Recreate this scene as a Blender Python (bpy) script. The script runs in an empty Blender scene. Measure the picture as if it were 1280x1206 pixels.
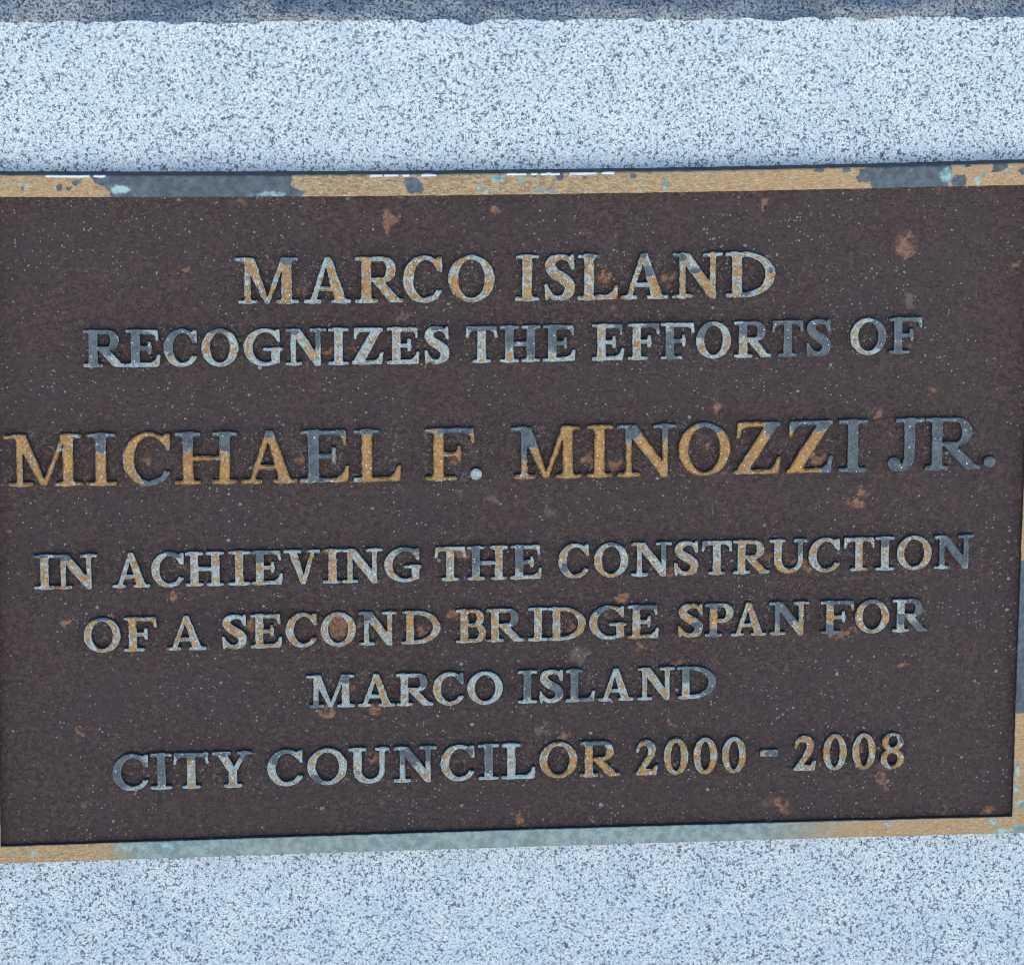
import bpy, math, random
import numpy as np
from mathutils import Vector, Matrix
from mathutils.geometry import delaunay_2d_cdt

random.seed(7); rng = np.random.default_rng(11)
scene = bpy.context.scene

# ------------------------------------------------------------------ camera
IW, IH = 1280.0, 1206.0
F = 2200.0                      # focal length in photo pixels
PX, PY = 640.0, 0.0             # optical axis (the photo is the lower part of a taller frame)
MM = 0.00039                    # metres per photo pixel on the plaque face
d1 = np.array([(43000 - PX) / F, (-257 - PY) / F, 1.0]); d1 /= np.linalg.norm(d1)
d2 = np.array([(300 - PX) / F, (25000 - PY) / F, 1.0]); d2 -= d1 * d1.dot(d2); d2 /= np.linalg.norm(d2)
nn = np.cross(d1, d2)           # into the wall
M = np.array([d1, nn, -d2])     # camera (right, down, forward) -> world
T = 0.0095                      # plaque thickness (granite face is y = 0)
RELIEF = 0.0024                 # height of letters and border above the panel
YF = -T                         # raised faces
YP = -T + RELIEF                # panel
DIST = F * MM * 1.0
CAM = np.array([0.0, YF - DIST * nn[2] * 0.985, 1.28])

def unproj(x, y, Y=YF):
    """photo pixel -> point on the vertical plane y = Y (arrays welcome)"""
    x = np.asarray(x, float); y = np.asarray(y, float)
    r = np.stack([(x - PX) / F, (y - PY) / F, np.ones_like(x + y)], -1) @ M.T
    k = (Y - CAM[1]) / r[..., 1]
    return CAM + r * k[..., None]

cam_d = bpy.data.cameras.new('camera'); cam = bpy.data.objects.new('camera', cam_d)
scene.collection.objects.link(cam); scene.camera = cam
R = Matrix((Vector(M[:, 0]), Vector(-M[:, 1]), Vector(-M[:, 2]))).transposed()
cam.matrix_world = Matrix.Translation(Vector(CAM)) @ R.to_4x4()
cam_d.sensor_fit = 'HORIZONTAL'; cam_d.sensor_width = 36.0
cam_d.lens = 36.0 * F / IW
cam_d.shift_x = -(PX - IW / 2) / IW
cam_d.shift_y = -(IH / 2 - PY) / IW
cam_d.clip_start = 0.02; cam_d.clip_end = 500.0

# ------------------------------------------------------------------ light
SUN_EL, SUN_AZ = math.radians(52), math.radians(12)      # behind the wall, which stands in its own shade
world = bpy.data.worlds.new('World'); scene.world = world; world.use_nodes = True
wt = world.node_tree; wt.nodes.clear()
sky = wt.nodes.new('ShaderNodeTexSky'); sky.sky_type = 'NISHITA'; sky.sun_disc = False
sky.sun_elevation = SUN_EL; sky.sun_rotation = SUN_AZ
sky.ozone_density = 3.5; sky.air_density = 1.2; sky.dust_density = 0.6
bg = wt.nodes.new('ShaderNodeBackground'); bg.inputs['Strength'].default_value = 0.15
wo = wt.nodes.new('ShaderNodeOutputWorld')
wt.links.new(sky.outputs[0], bg.inputs[0]); wt.links.new(bg.outputs[0], wo.inputs[0])
sun_d = bpy.data.lights.new('sun', 'SUN'); sun_d.energy = 5.0; sun_d.angle = math.radians(0.5); sun_d.color = (1.0, 0.95, 0.88)
sun = bpy.data.objects.new('sun', sun_d); scene.collection.objects.link(sun)
sdir = Vector((math.sin(SUN_AZ) * math.cos(SUN_EL), math.cos(SUN_AZ) * math.cos(SUN_EL), math.sin(SUN_EL)))
sun.rotation_euler = sdir.to_track_quat('Z', 'Y').to_euler()
scene.view_settings.view_transform = 'Standard'; scene.view_settings.look = 'None'
scene.cycles.filter_width = 1.0
scene.view_settings.gamma = 1.0; scene.view_settings.use_curve_mapping = False
scene.view_settings.exposure = 0.95

# ------------------------------------------------------------------ node helper
class NT:
    def __init__(s, name):
        s.m = bpy.data.materials.new(name); s.m.use_nodes = True
        s.t = s.m.node_tree; s.t.nodes.clear()
        s.out = s.t.nodes.new('ShaderNodeOutputMaterial')
        s.b = s.t.nodes.new('ShaderNodeBsdfPrincipled')
        s.t.links.new(s.b.outputs[0], s.out.inputs[0])
    def put(s, inp, v):
        if hasattr(v, 'links') or isinstance(v, bpy.types.NodeSocket): s.t.links.new(v, inp)
        elif isinstance(v, (tuple, list)):
            inp.default_value = tuple(v) + (1.0,) if len(v) == 3 and inp.type == 'RGBA' else tuple(v)
        else: inp.default_value = v
    def math(s, op, a, b=0.0, c=None, clamp=False):
        n = s.t.nodes.new('ShaderNodeMath'); n.operation = op; n.use_clamp = clamp
        s.put(n.inputs[0], a); s.put(n.inputs[1], b)
        if c is not None: s.put(n.inputs[2], c)
        return n.outputs[0]
    def ramp(s, v, lo, hi, smooth=True):
        n = s.t.nodes.new('ShaderNodeMapRange'); n.clamp = True
        if smooth: n.interpolation_type = 'SMOOTHSTEP'
        s.put(n.inputs[0], v); s.put(n.inputs[1], lo); s.put(n.inputs[2], hi)
        n.inputs[3].default_value = 0; n.inputs[4].default_value = 1
        return n.outputs[0]
    def mix(s, f, a, b):
        n = s.t.nodes.new('ShaderNodeMix'); n.data_type = 'RGBA'
        s.put(n.inputs[0], f); s.put(n.inputs[6], a); s.put(n.inputs[7], b)
        return n.outputs[2]
    def mul(s, a, b, f=1.0):
        n = s.t.nodes.new('ShaderNodeMix'); n.data_type = 'RGBA'; n.blend_type = 'MULTIPLY'
        s.put(n.inputs[0], f); s.put(n.inputs[6], a); s.put(n.inputs[7], b)
        return n.outputs[2]
    def pos(s):
        return s.t.nodes.new('ShaderNodeNewGeometry').outputs['Position']
    def scale(s, v, sc):
        n = s.t.nodes.new('ShaderNodeVectorMath'); n.operation = 'MULTIPLY'
        s.put(n.inputs[0], v); n.inputs[1].default_value = sc; return n.outputs[0]
    def add(s, v, w):
        n = s.t.nodes.new('ShaderNodeVectorMath'); n.operation = 'ADD'
        s.put(n.inputs[0], v); s.put(n.inputs[1], w); return n.outputs[0]
    def noise(s, v, sc, det=2.0, rough=0.5, dist=0.0, col=False):
        n = s.t.nodes.new('ShaderNodeTexNoise'); s.put(n.inputs['Vector'], v)
        n.inputs['Scale'].default_value = sc; n.inputs['Detail'].default_value = det
        n.inputs['Roughness'].default_value = rough; n.inputs['Distortion'].default_value = dist
        return n.outputs['Color' if col else 'Fac']
    def voro(s, v, sc, feat='F1', rnd=1.0):
        n = s.t.nodes.new('ShaderNodeTexVoronoi'); n.feature = feat; s.put(n.inputs['Vector'], v)
        n.inputs['Scale'].default_value = sc; n.inputs['Randomness'].default_value = rnd
        return n.outputs
    def sep(s, v):
        n = s.t.nodes.new('ShaderNodeSeparateColor'); s.put(n.inputs[0], v); return n.outputs
    def attr(s, name):
        n = s.t.nodes.new('ShaderNodeAttribute'); n.attribute_name = name; return n.outputs
    def bump(s, h, strength, dist, prev=None):
        n = s.t.nodes.new('ShaderNodeBump'); s.put(n.inputs['Height'], h)
        n.inputs['Strength'].default_value = strength; n.inputs['Distance'].default_value = dist
        if prev is not None: s.put(n.inputs['Normal'], prev)
        return n.outputs[0]
    def done(s, col, rough, spec=0.5, metal=0.0, normal=None):
        s.put(s.b.inputs['Base Color'], col); s.put(s.b.inputs['Roughness'], rough)
        s.put(s.b.inputs['Specular IOR Level'], spec); s.put(s.b.inputs['Metallic'], metal)
        if normal is not None: s.put(s.b.inputs['Normal'], normal)
        return s.m

def granite(name, rough_face):
    t = NT(name); p = t.pos()
    wob = t.add(p, t.scale(t.noise(p, 420, 2, col=True), (0.0014, 0.0014, 0.0014)))
    n1 = t.noise(wob, 720, 3, 0.65)                       # worm-like biotite and quartz
    n2 = t.noise(t.add(p, (3.1, 1.7, 5.3)), 1000, 2, 0.6)
    n3 = t.noise(t.add(p, (8.1, 2.7, 9.3)), 480, 2, 0.5)
    big = t.noise(p, 9, 3, 0.55)
    base = t.mix(t.ramp(n3, 0.36, 0.62), (0.49, 0.555, 0.60), (0.665, 0.735, 0.76))
    base = t.mix(t.ramp(n2, 0.48, 0.64), base, (0.79, 0.845, 0.835))
    grey = t.ramp(n2, 0.47, 0.34)
    c = t.mix(t.math('MULTIPLY', grey, 0.7), base, (0.25, 0.29, 0.365))
    thr = t.math('MULTIPLY_ADD', big, 0.07, 0.392 if not rough_face else 0.425)
    dark = t.ramp(t.math('SUBTRACT', thr, n1), -0.055, 0.055)
    c = t.mix(t.math('MULTIPLY', dark, 0.9), c, (0.058, 0.072, 0.125))
    v = t.voro(t.add(p, t.scale(t.noise(p, 700, 3, col=True), (0.006, 0.006, 0.006))), 230); r = t.sep(v['Color'])
    fleck = t.math('MULTIPLY', t.ramp(v['Distance'], 0.36, 0.20), t.ramp(r[0], 0.94, 0.95))
    c = t.mix(t.math('MULTIPLY', fleck, 0.8), c, (0.035, 0.036, 0.045))
    stain = t.ramp(t.noise(p, 22, 4, 0.6), 0.60, 0.78)
    c = t.mul(c, t.mix(t.ramp(t.noise(t.add(p, (6, 3, 1)), 45, 4, 0.6), 0.35, 0.65), (0.87, 0.885, 0.91), (1.0, 0.985, 0.97)))
    if not rough_face: c = t.mul(c, (0.86, 0.83, 0.78), t.math('MULTIPLY', stain, 0.4))
    nb = t.bump(n1, 0.25, 0.0005)
    if rough_face:
        g = t.noise(p, 70, 6, 0.75)
        at = t.attr('dark_tone')['Fac']
        gm = t.ramp(t.math('MULTIPLY_ADD', g, 1.0, t.math('MULTIPLY', at, 0.5)), 0.52, 0.98)
        c = t.mul(c, (0.36, 0.44, 0.60), t.math('MULTIPLY_ADD', gm, 0.52, 0.0))
        nb = t.bump(t.noise(p, 320, 5, 0.75), 1.0, 0.006)
    return t.done(c, 0.62 if not rough_face else 0.75, 0.35, 0.0, nb)

def edge_shapes(t, field, noise, amp, soft=0.06):
    f = t.math('MULTIPLY_ADD', t.math('SUBTRACT', noise, 0.5), amp, field)
    return t.ramp(f, 0.5 - soft, 0.5 + soft)

GOLD, GOLD2 = (0.40, 0.21, 0.055), (0.27, 0.15, 0.055)
PALE, PALE2 = (0.40, 0.475, 0.465), (0.215, 0.285, 0.295)
SLATE, SLATE2 = (0.046, 0.060, 0.076), (0.088, 0.108, 0.122)

def letter_mat():
    t = NT('weathered_bronze_lettering'); p = t.pos()
    tone = t.sep(t.attr('tone')['Color'])                  # gold share, cell scale switch, slate tone
    slate_f = t.attr('slate')['Fac']; edge = t.attr('edge')['Fac']
    warp = t.add(p, t.scale(t.noise(p, 500, 2, col=True), (0.0012, 0.0012, 0.0012)))
    va = t.voro(warp, 760); ra = t.sep(va['Color'])
    wb = t.add(warp, (0.3, 0.1, 0.7)); vb = t.voro(wb, 400); rb = t.sep(vb['Color'])
    crack = t.ramp(t.voro(warp, 760, 'DISTANCE_TO_EDGE')['Distance'], 0.11, 0.02)
    fine = t.noise(p, 1300, 2, 0.6); mid = t.noise(p, 260, 3, 0.6); low = t.noise(p, 70, 2, 0.5)
    g = t.mix(t.ramp(mid, 0.38, 0.62), GOLD, GOLD2)
    g = t.mix(t.math('MULTIPLY', t.ramp(fine, 0.53, 0.66), 0.75), g, (0.14, 0.08, 0.04))
    g = t.mix(t.math('MULTIPLY', t.ramp(t.noise(t.add(p, (1, 2, 3)), 620, 3), 0.52, 0.66), 0.75), g, (0.48, 0.32, 0.17))
    pl = t.mix(ra[1], PALE2, PALE)
    pl = t.mix(t.math('MULTIPLY', t.ramp(rb[2], 0.55, 0.9), 0.6), pl, (0.47, 0.42, 0.34))
    pl = t.mix(t.math('MULTIPLY', t.ramp(fine, 0.52, 0.70), 0.8), pl, (0.60, 0.64, 0.61))
    pl = t.mix(t.math('MULTIPLY', crack, 0.6), pl, t.mix(rb[1], (0.10, 0.11, 0.12), (0.25, 0.155, 0.08)))
    pl = t.mix(t.math('MULTIPLY', t.ramp(edge, 0.3, 0.9), 0.65), pl, t.mix(ra[2], (0.28, 0.40, 0.415), (0.50, 0.60, 0.585)))
    # share of verdigris: cells of two sizes, more of it along the edges
    score = t.math('ADD', t.math('MULTIPLY', ra[0], 0.45), t.math('MULTIPLY', rb[0], 0.55))
    score = t.math('ADD', score, t.math('MULTIPLY', t.math('SUBTRACT', low, 0.5), 0.9))
    score = t.math('SUBTRACT', score, t.math('MULTIPLY', t.ramp(edge, 0.35, 1.0), t.math('MULTIPLY_ADD', tone[0], -0.30, 0.50)))
    thr = t.math('SUBTRACT', 0.94, t.math('MULTIPLY', tone[0], 1.08))
    gold_m = t.ramp(t.math('SUBTRACT', score, thr), -0.13, 0.13)
    c = t.mix(gold_m, pl, g)
    # dark rims of the spots
    rim = t.math('MULTIPLY', t.ramp(t.math('ABSOLUTE', t.math('SUBTRACT', score, thr)), 0.07, 0.0), 0.55)
    c = t.mix(rim, c, (0.13, 0.12, 0.11))
    sl = t.mix(t.ramp(mid, 0.40, 0.62), SLATE, SLATE2)
    sl = t.mix(t.math('MULTIPLY', t.ramp(fine, 0.52, 0.70), 0.45), sl, (0.20, 0.25, 0.265))
    sl = t.mix(t.math('MULTIPLY', t.ramp(edge, 0.5, 1.0), 0.35), sl, (0.30, 0.37, 0.37))
    sm = edge_shapes(t, slate_f, t.noise(p, 420, 4, 0.65), 0.9, 0.07)
    srim = edge_shapes(t, t.math('ADD', slate_f, 0.07), t.noise(p, 420, 4, 0.65), 0.9, 0.07)
    c = t.mix(t.math('MULTIPLY', srim, 0.7), c, pl)
    c = t.mix(sm, c, sl)
    fl = t.math('MULTIPLY', t.ramp(va['Distance'], 0.34, 0.22), t.ramp(ra[2], 0.90, 0.91))
    c = t.mix(t.math('MULTIPLY', fl, 0.8), c, (0.62, 0.72, 0.72))
    nb = t.bump(t.math('ADD', fine, t.math('MULTIPLY', mid, 1.2)), 0.5, 0.0005)
    met = t.math('MULTIPLY', gold_m, 0.35)
    return t.done(c, 0.45, 0.5, met, nb)

def side_mat():
    t = NT('dark_paint_on_letter_sides'); p = t.pos()
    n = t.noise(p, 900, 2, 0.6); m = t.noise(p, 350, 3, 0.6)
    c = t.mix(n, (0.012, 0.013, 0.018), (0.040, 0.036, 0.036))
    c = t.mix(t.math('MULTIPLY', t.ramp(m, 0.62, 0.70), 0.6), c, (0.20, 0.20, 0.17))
    return t.done(c, 0.55, 0.4, 0, t.bump(n, 0.4, 0.0004))

def rail_mat():
    t = NT('weathered_bronze_border'); p = t.pos()
    a = t.sep(t.attr('patch')['Color'])                   # slate, verdigris film, turquoise
    b = t.sep(t.attr('glint_tone')['Color'])                    # edge highlights painted white, inner edge, orange
    br = t.noise(t.scale(p, (1, 1, 2.6)), 230, 6, 0.78)
    fine = t.noise(p, 1400, 2, 0.6); mid = t.noise(p, 230, 4, 0.62)
    g = t.mix(t.ramp(br, 0.35, 0.65), (0.22, 0.130, 0.058), (0.50, 0.335, 0.165))
    g = t.mix(t.math('MULTIPLY', b[2], 0.75), g, t.mix(br, (0.38, 0.205, 0.075), (0.54, 0.335, 0.145)))
    g = t.mix(t.ramp(fine, 0.57, 0.72), g, (0.15, 0.095, 0.05))
    g = t.mix(t.math('MULTIPLY', t.ramp(t.noise(t.scale(p, (1, 1, 4)), 420, 4, 0.7), 0.53, 0.66), 0.7), g, (0.62, 0.60, 0.52))
    speck = t.ramp(t.noise(t.scale(t.add(p, (4, 4, 4)), (1, 1, 1.4)), 420, 3, 0.6), 0.60, 0.64)
    g = t.mix(t.math('MULTIPLY', speck, 0.85), g, (0.22, 0.36, 0.37))
    vf = t.mix(t.ramp(mid, 0.36, 0.64), (0.155, 0.225, 0.222), (0.28, 0.365, 0.345))
    vf = t.mix(t.math('MULTIPLY', t.ramp(fine, 0.52, 0.72), 0.6), vf, (0.40, 0.47, 0.44))
    vf = t.mix(t.math('MULTIPLY', t.ramp(br, 0.50, 0.66), 0.6), vf, (0.33, 0.245, 0.14))
    vm = t.ramp(t.math('MULTIPLY_ADD', t.math('SUBTRACT', br, 0.5), 1.3, a[1]), 0.32, 0.68)
    c = t.mix(vm, g, vf)
    sl = t.mix(t.ramp(mid, 0.38, 0.66), (0.056, 0.072, 0.092), (0.10, 0.128, 0.148))
    sl = t.mix(t.math('MULTIPLY', t.ramp(t.noise(t.add(p, (9, 1, 2)), 190, 4, 0.7), 0.57, 0.70), 0.45), sl, (0.17, 0.27, 0.28))
    sm = edge_shapes(t, a[0], t.noise(p, 380, 5, 0.7), 1.2, 0.09)
    c = t.mix(sm, c, sl)
    tm = edge_shapes(t, a[2], t.noise(t.add(p, (2, 7, 1)), 420, 4, 0.7), 1.7, 0.22)
    c = t.mix(tm, c, t.mix(t.ramp(mid, 0.4, 0.62), (0.13, 0.25, 0.26), (0.34, 0.52, 0.50)))
    wm = edge_shapes(t, b[0], t.noise(t.scale(p, (1, 1, 0.3)), 260, 2), 0.5, 0.08)
    c = t.mix(wm, c, (0.84, 0.86, 0.86))
    h = t.math('ADD', t.math('MULTIPLY', br, 0.8), t.math('MULTIPLY', fine, 0.5))
    nb = t.bump(t.math('ADD', h, t.math('MULTIPLY', sm, 0.4)), 0.5, 0.0005)
    return t.done(c, 0.5, 0.45, 0.1, nb)

def panel_mat():
    t = NT('textured_brown_paint'); p = t.pos()
    a = t.sep(t.attr('spots')['Color'])                  # rust, pale bloom, wear by edges
    fine = t.noise(p, 1100, 3, 0.65); mid = t.noise(p, 460, 4, 0.65, 0.8); low = t.noise(p, 28, 4, 0.6)
    c = t.mix(t.ramp(mid, 0.32, 0.68), (0.062, 0.0385, 0.0350), (0.150, 0.095, 0.0850))
    c = t.mix(t.math('MULTIPLY', t.ramp(low, 0.40, 0.68), 0.55), c, (0.085, 0.064, 0.062))
    c = t.mix(t.math('MULTIPLY', t.ramp(t.noise(t.add(p, (5, 5, 1)), 55, 4, 0.6), 0.60, 0.80), 0.5), c, (0.13, 0.070, 0.045))
    pit_shade = t.ramp(t.noise(t.add(p, (2.3, 4.2, 1.5)), 520, 2, 0.6, 1.4), 0.40, 0.33)  # shade of small pits in the casting, painted into the colour
    c = t.mix(t.math('MULTIPLY', pit_shade, 0.6), c, (0.030, 0.024, 0.026))
    # pale scuffs, thick by the letters and the top border
    worm = t.noise(t.add(p, (1.3, 0.2, 0.5)), 620, 2.5, 0.6, 1.2)
    th = t.math('MULTIPLY_ADD', a[2], -0.110, 0.680)
    wmask = t.ramp(t.math('SUBTRACT', worm, th), 0.0, 0.05)
    c = t.mix(t.math('MULTIPLY', wmask, 0.8), c, (0.27, 0.225, 0.185))
    # rust blooms
    rn = t.noise(p, 330, 4, 0.65)
    rm = t.ramp(t.math('MULTIPLY_ADD', t.math('SUBTRACT', rn, 0.5), 1.5, a[0]), 0.26, 0.80)
    c = t.mix(t.math('MULTIPLY', rm, 0.85), c, t.mix(t.ramp(mid, 0.35, 0.65), (0.34, 0.125, 0.055), (0.56, 0.31, 0.19)))
    pm = t.ramp(t.math('MULTIPLY_ADD', t.math('SUBTRACT', rn, 0.5), 1.2, a[1]), 0.22, 0.95)
    c = t.mix(t.math('MULTIPLY', pm, 0.7), c, (0.30, 0.215, 0.175))
    # spatter: round pale specks of several sizes
    nrm = None
    for sc, lo, r0, off in ((270, 0.895, 0.18, (0, 0, 0)), (185, 0.935, 0.14, (1.1, 0.4, 2.2)), (520, 0.83, 0.21, (0.7, 2.4, 0.2)), (360, 0.90, 0.17, (3.7, 1.4, 6.2))):
        w = t.add(t.add(p, off), t.scale(t.noise(p, 500, 1, col=True), (0.0011, 0.0011, 0.0011)))
        v = t.voro(w, sc); r = t.sep(v['Color'])
        den = t.math('SUBTRACT', r[0], t.math('MULTIPLY', t.math('SUBTRACT', low, 0.52), -1.0))
        rad = t.math('MULTIPLY_ADD', r[1], r0, r0 * 0.55)
        m = t.math('MULTIPLY', t.ramp(t.math('SUBTRACT', rad, v['Distance']), 0.0, 0.05), t.ramp(den, lo, lo + 0.01))
        c = t.mix(t.math('MULTIPLY', m, t.math('MULTIPLY_ADD', r[2], 0.55, 0.35)), c, t.mix(r[1], (0.46, 0.37, 0.29), (0.54, 0.52, 0.47)))
    h = t.math('ADD', t.math('MULTIPLY', mid, 1.0), t.math('MULTIPLY', fine, 0.45))
    nb = t.bump(h, 1.0, 0.0042)
    ro = t.ramp(fine, 0.2, 0.8); ro = t.math('MULTIPLY_ADD', ro, 0.2, 0.36)
    return t.done(c, ro, 0.42, 0.0, nb)

def paving_mat():
    t = NT('pale_paving'); p = t.pos()
    c = t.mix(t.noise(p, 14, 6, 0.6), (0.56, 0.53, 0.475), (0.66, 0.625, 0.56))
    return t.done(c, 0.85, 0.2)

MAT_GRAN, MAT_ROCK = granite('speckled_grey_granite', False), granite('rock_faced_granite', True)
MAT_LET, MAT_SIDE, MAT_RAIL, MAT_PANEL, MAT_PAVE = letter_mat(), side_mat(), rail_mat(), panel_mat(), paving_mat()

# ------------------------------------------------------------------ mesh helpers
def mesh_obj(name, verts, faces, mats, parent=None, fmat=None, smooth=None, attrs=None):
    me = bpy.data.meshes.new(name)
    me.from_pydata([tuple(v) for v in verts], [], faces)
    for m in (mats if isinstance(mats, (list, tuple)) else [mats]): me.materials.append(m)
    if fmat is not None: me.polygons.foreach_set('material_index', np.asarray(fmat, np.int32))
    if smooth is not None:
        me.polygons.foreach_set('use_smooth', np.asarray(smooth, bool) if not isinstance(smooth, bool) else np.full(len(faces), smooth))
    for k, v in (attrs or {}).items():
        v = np.asarray(v, np.float32)
        if v.ndim == 1:
            a = me.attributes.new(k, 'FLOAT', 'POINT'); a.data.foreach_set('value', v)
        else:
            a = me.attributes.new(k, 'FLOAT_COLOR', 'POINT')
            a.data.foreach_set('color', np.concatenate([v, np.ones((len(v), 1), np.float32)], 1).ravel())
    me.update()
    o = bpy.data.objects.new(name, me); scene.collection.objects.link(o)
    if parent: o.parent = parent
    return o

def empty(name, loc, parent=None):
    o = bpy.data.objects.new(name, None); scene.collection.objects.link(o)
    o.location = loc; o.empty_display_size = 0.02
    if parent: o.parent = parent
    return o

def grid_faces(nr, nc, close=False):
    f = []
    for i in range(nr - 1):
        for j in range(nc if close else nc - 1):
            k = (j + 1) % nc
            f.append((i * nc + j, i * nc + k, (i + 1) * nc + k, (i + 1) * nc + j))
    return f

def fnoise(X, Z, cell, seed):
    """smooth value noise, about -1..1"""
    r = np.random.default_rng(seed).uniform(-1, 1, (257, 257))
    u, v = np.asarray(X) / cell, np.asarray(Z) / cell
    i, j = np.floor(u).astype(int), np.floor(v).astype(int); fu, fv = u - i, v - j
    fu, fv = fu * fu * (3 - 2 * fu), fv * fv * (3 - 2 * fv)
    g = lambda a, b: r[a % 257, b % 257]
    return (g(i, j) * (1 - fu) + g(i + 1, j) * fu) * (1 - fv) + (g(i, j + 1) * (1 - fu) + g(i + 1, j + 1) * fu) * fv

# ------------------------------------------------------------------ 2-D shapes (signed distance, inside negative)
def s_poly(X, Y, pts):
    d = np.full(X.shape, 1e9); inside = np.zeros(X.shape, bool); n = len(pts)
    for i in range(n):
        (ax, ay), (bx, by) = pts[i], pts[(i + 1) % n]
        ex, ey = bx - ax, by - ay
        t = np.clip(((X - ax) * ex + (Y - ay) * ey) / (ex * ex + ey * ey + 1e-12), 0, 1)
        d = np.minimum(d, np.hypot(X - ax - t * ex, Y - ay - t * ey))
        cr = ((ay <= Y) & (by > Y)) | ((by <= Y) & (ay > Y))
        if abs(ey) > 1e-12: inside ^= cr & (X < ax + (Y - ay) * ex / ey)
    return np.where(inside, -d, d)
def s_box(X, Y, x0, y0, x1, y1): return s_poly(X, Y, [(x0, y0), (x1, y0), (x1, y1), (x0, y1)])
def s_ell(X, Y, cx, cy, rx, ry):
    x, y = X - cx, Y - cy
    k0 = np.sqrt((x / rx) ** 2 + (y / ry) ** 2); k1 = np.sqrt((x / rx ** 2) ** 2 + (y / ry ** 2) ** 2) + 1e-9
    return np.where(k0 < 1e-4, -min(rx, ry), k0 * (k0 - 1) / k1)
def s_stroke(X, Y, pts):
    """pts: (x, y, radius) along a smooth centre line"""
    P = np.array(pts, float); n = len(P); Q = []
    for i in range(n - 1):                                     # Catmull-Rom
        p0, p1, p2, p3 = P[max(i - 1, 0)], P[i], P[i + 1], P[min(i + 2, n - 1)]
        for u in np.linspace(0, 1, 7)[:-1]:
            Q.append(0.5 * (2 * p1 + (p2 - p0) * u + (2 * p0 - 5 * p1 + 4 * p2 - p3) * u * u + (3 * p1 - p0 - 3 * p2 + p3) * u ** 3))
    Q.append(P[-1]); d = np.full(X.shape, 1e9)
    for a, b in zip(Q[:-1], Q[1:]):
        ex, ey = b[0] - a[0], b[1] - a[1]
        t = np.clip(((X - a[0]) * ex + (Y - a[1]) * ey) / (ex * ex + ey * ey + 1e-12), 0, 1)
        d = np.minimum(d, np.hypot(X - a[0] - t * ex, Y - a[1] - t * ey) - (a[2] + t * (b[2] - a[2])))
    return d
def smin(a, b, k):
    h = np.clip(0.5 + 0.5 * (b - a) / k, 0, 1)
    return b * (1 - h) + a * h - k * h * (1 - h)
def U(*a):
    r = a[0]
    for b in a[1:]: r = np.minimum(r, b)
    return r
def cut(a, b): return np.maximum(a, -b)
def both(a, b): return np.maximum(a, b)

SF, BR = 0.058, 0.055            # serif thickness, bracket radius
def stem(X, Y, xc, s, y0=0.0, y1=1.0, foot=None, head=None):
    d = s_box(X, Y, xc - s / 2, y0, xc + s / 2, y1)
    if foot: d = smin(d, s_box(X, Y, foot[0], y0, foot[1], y0 + SF), BR)
    if head: d = smin(d, s_box(X, Y, head[0], y1 - SF, head[1], y1), BR)
    return d

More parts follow.
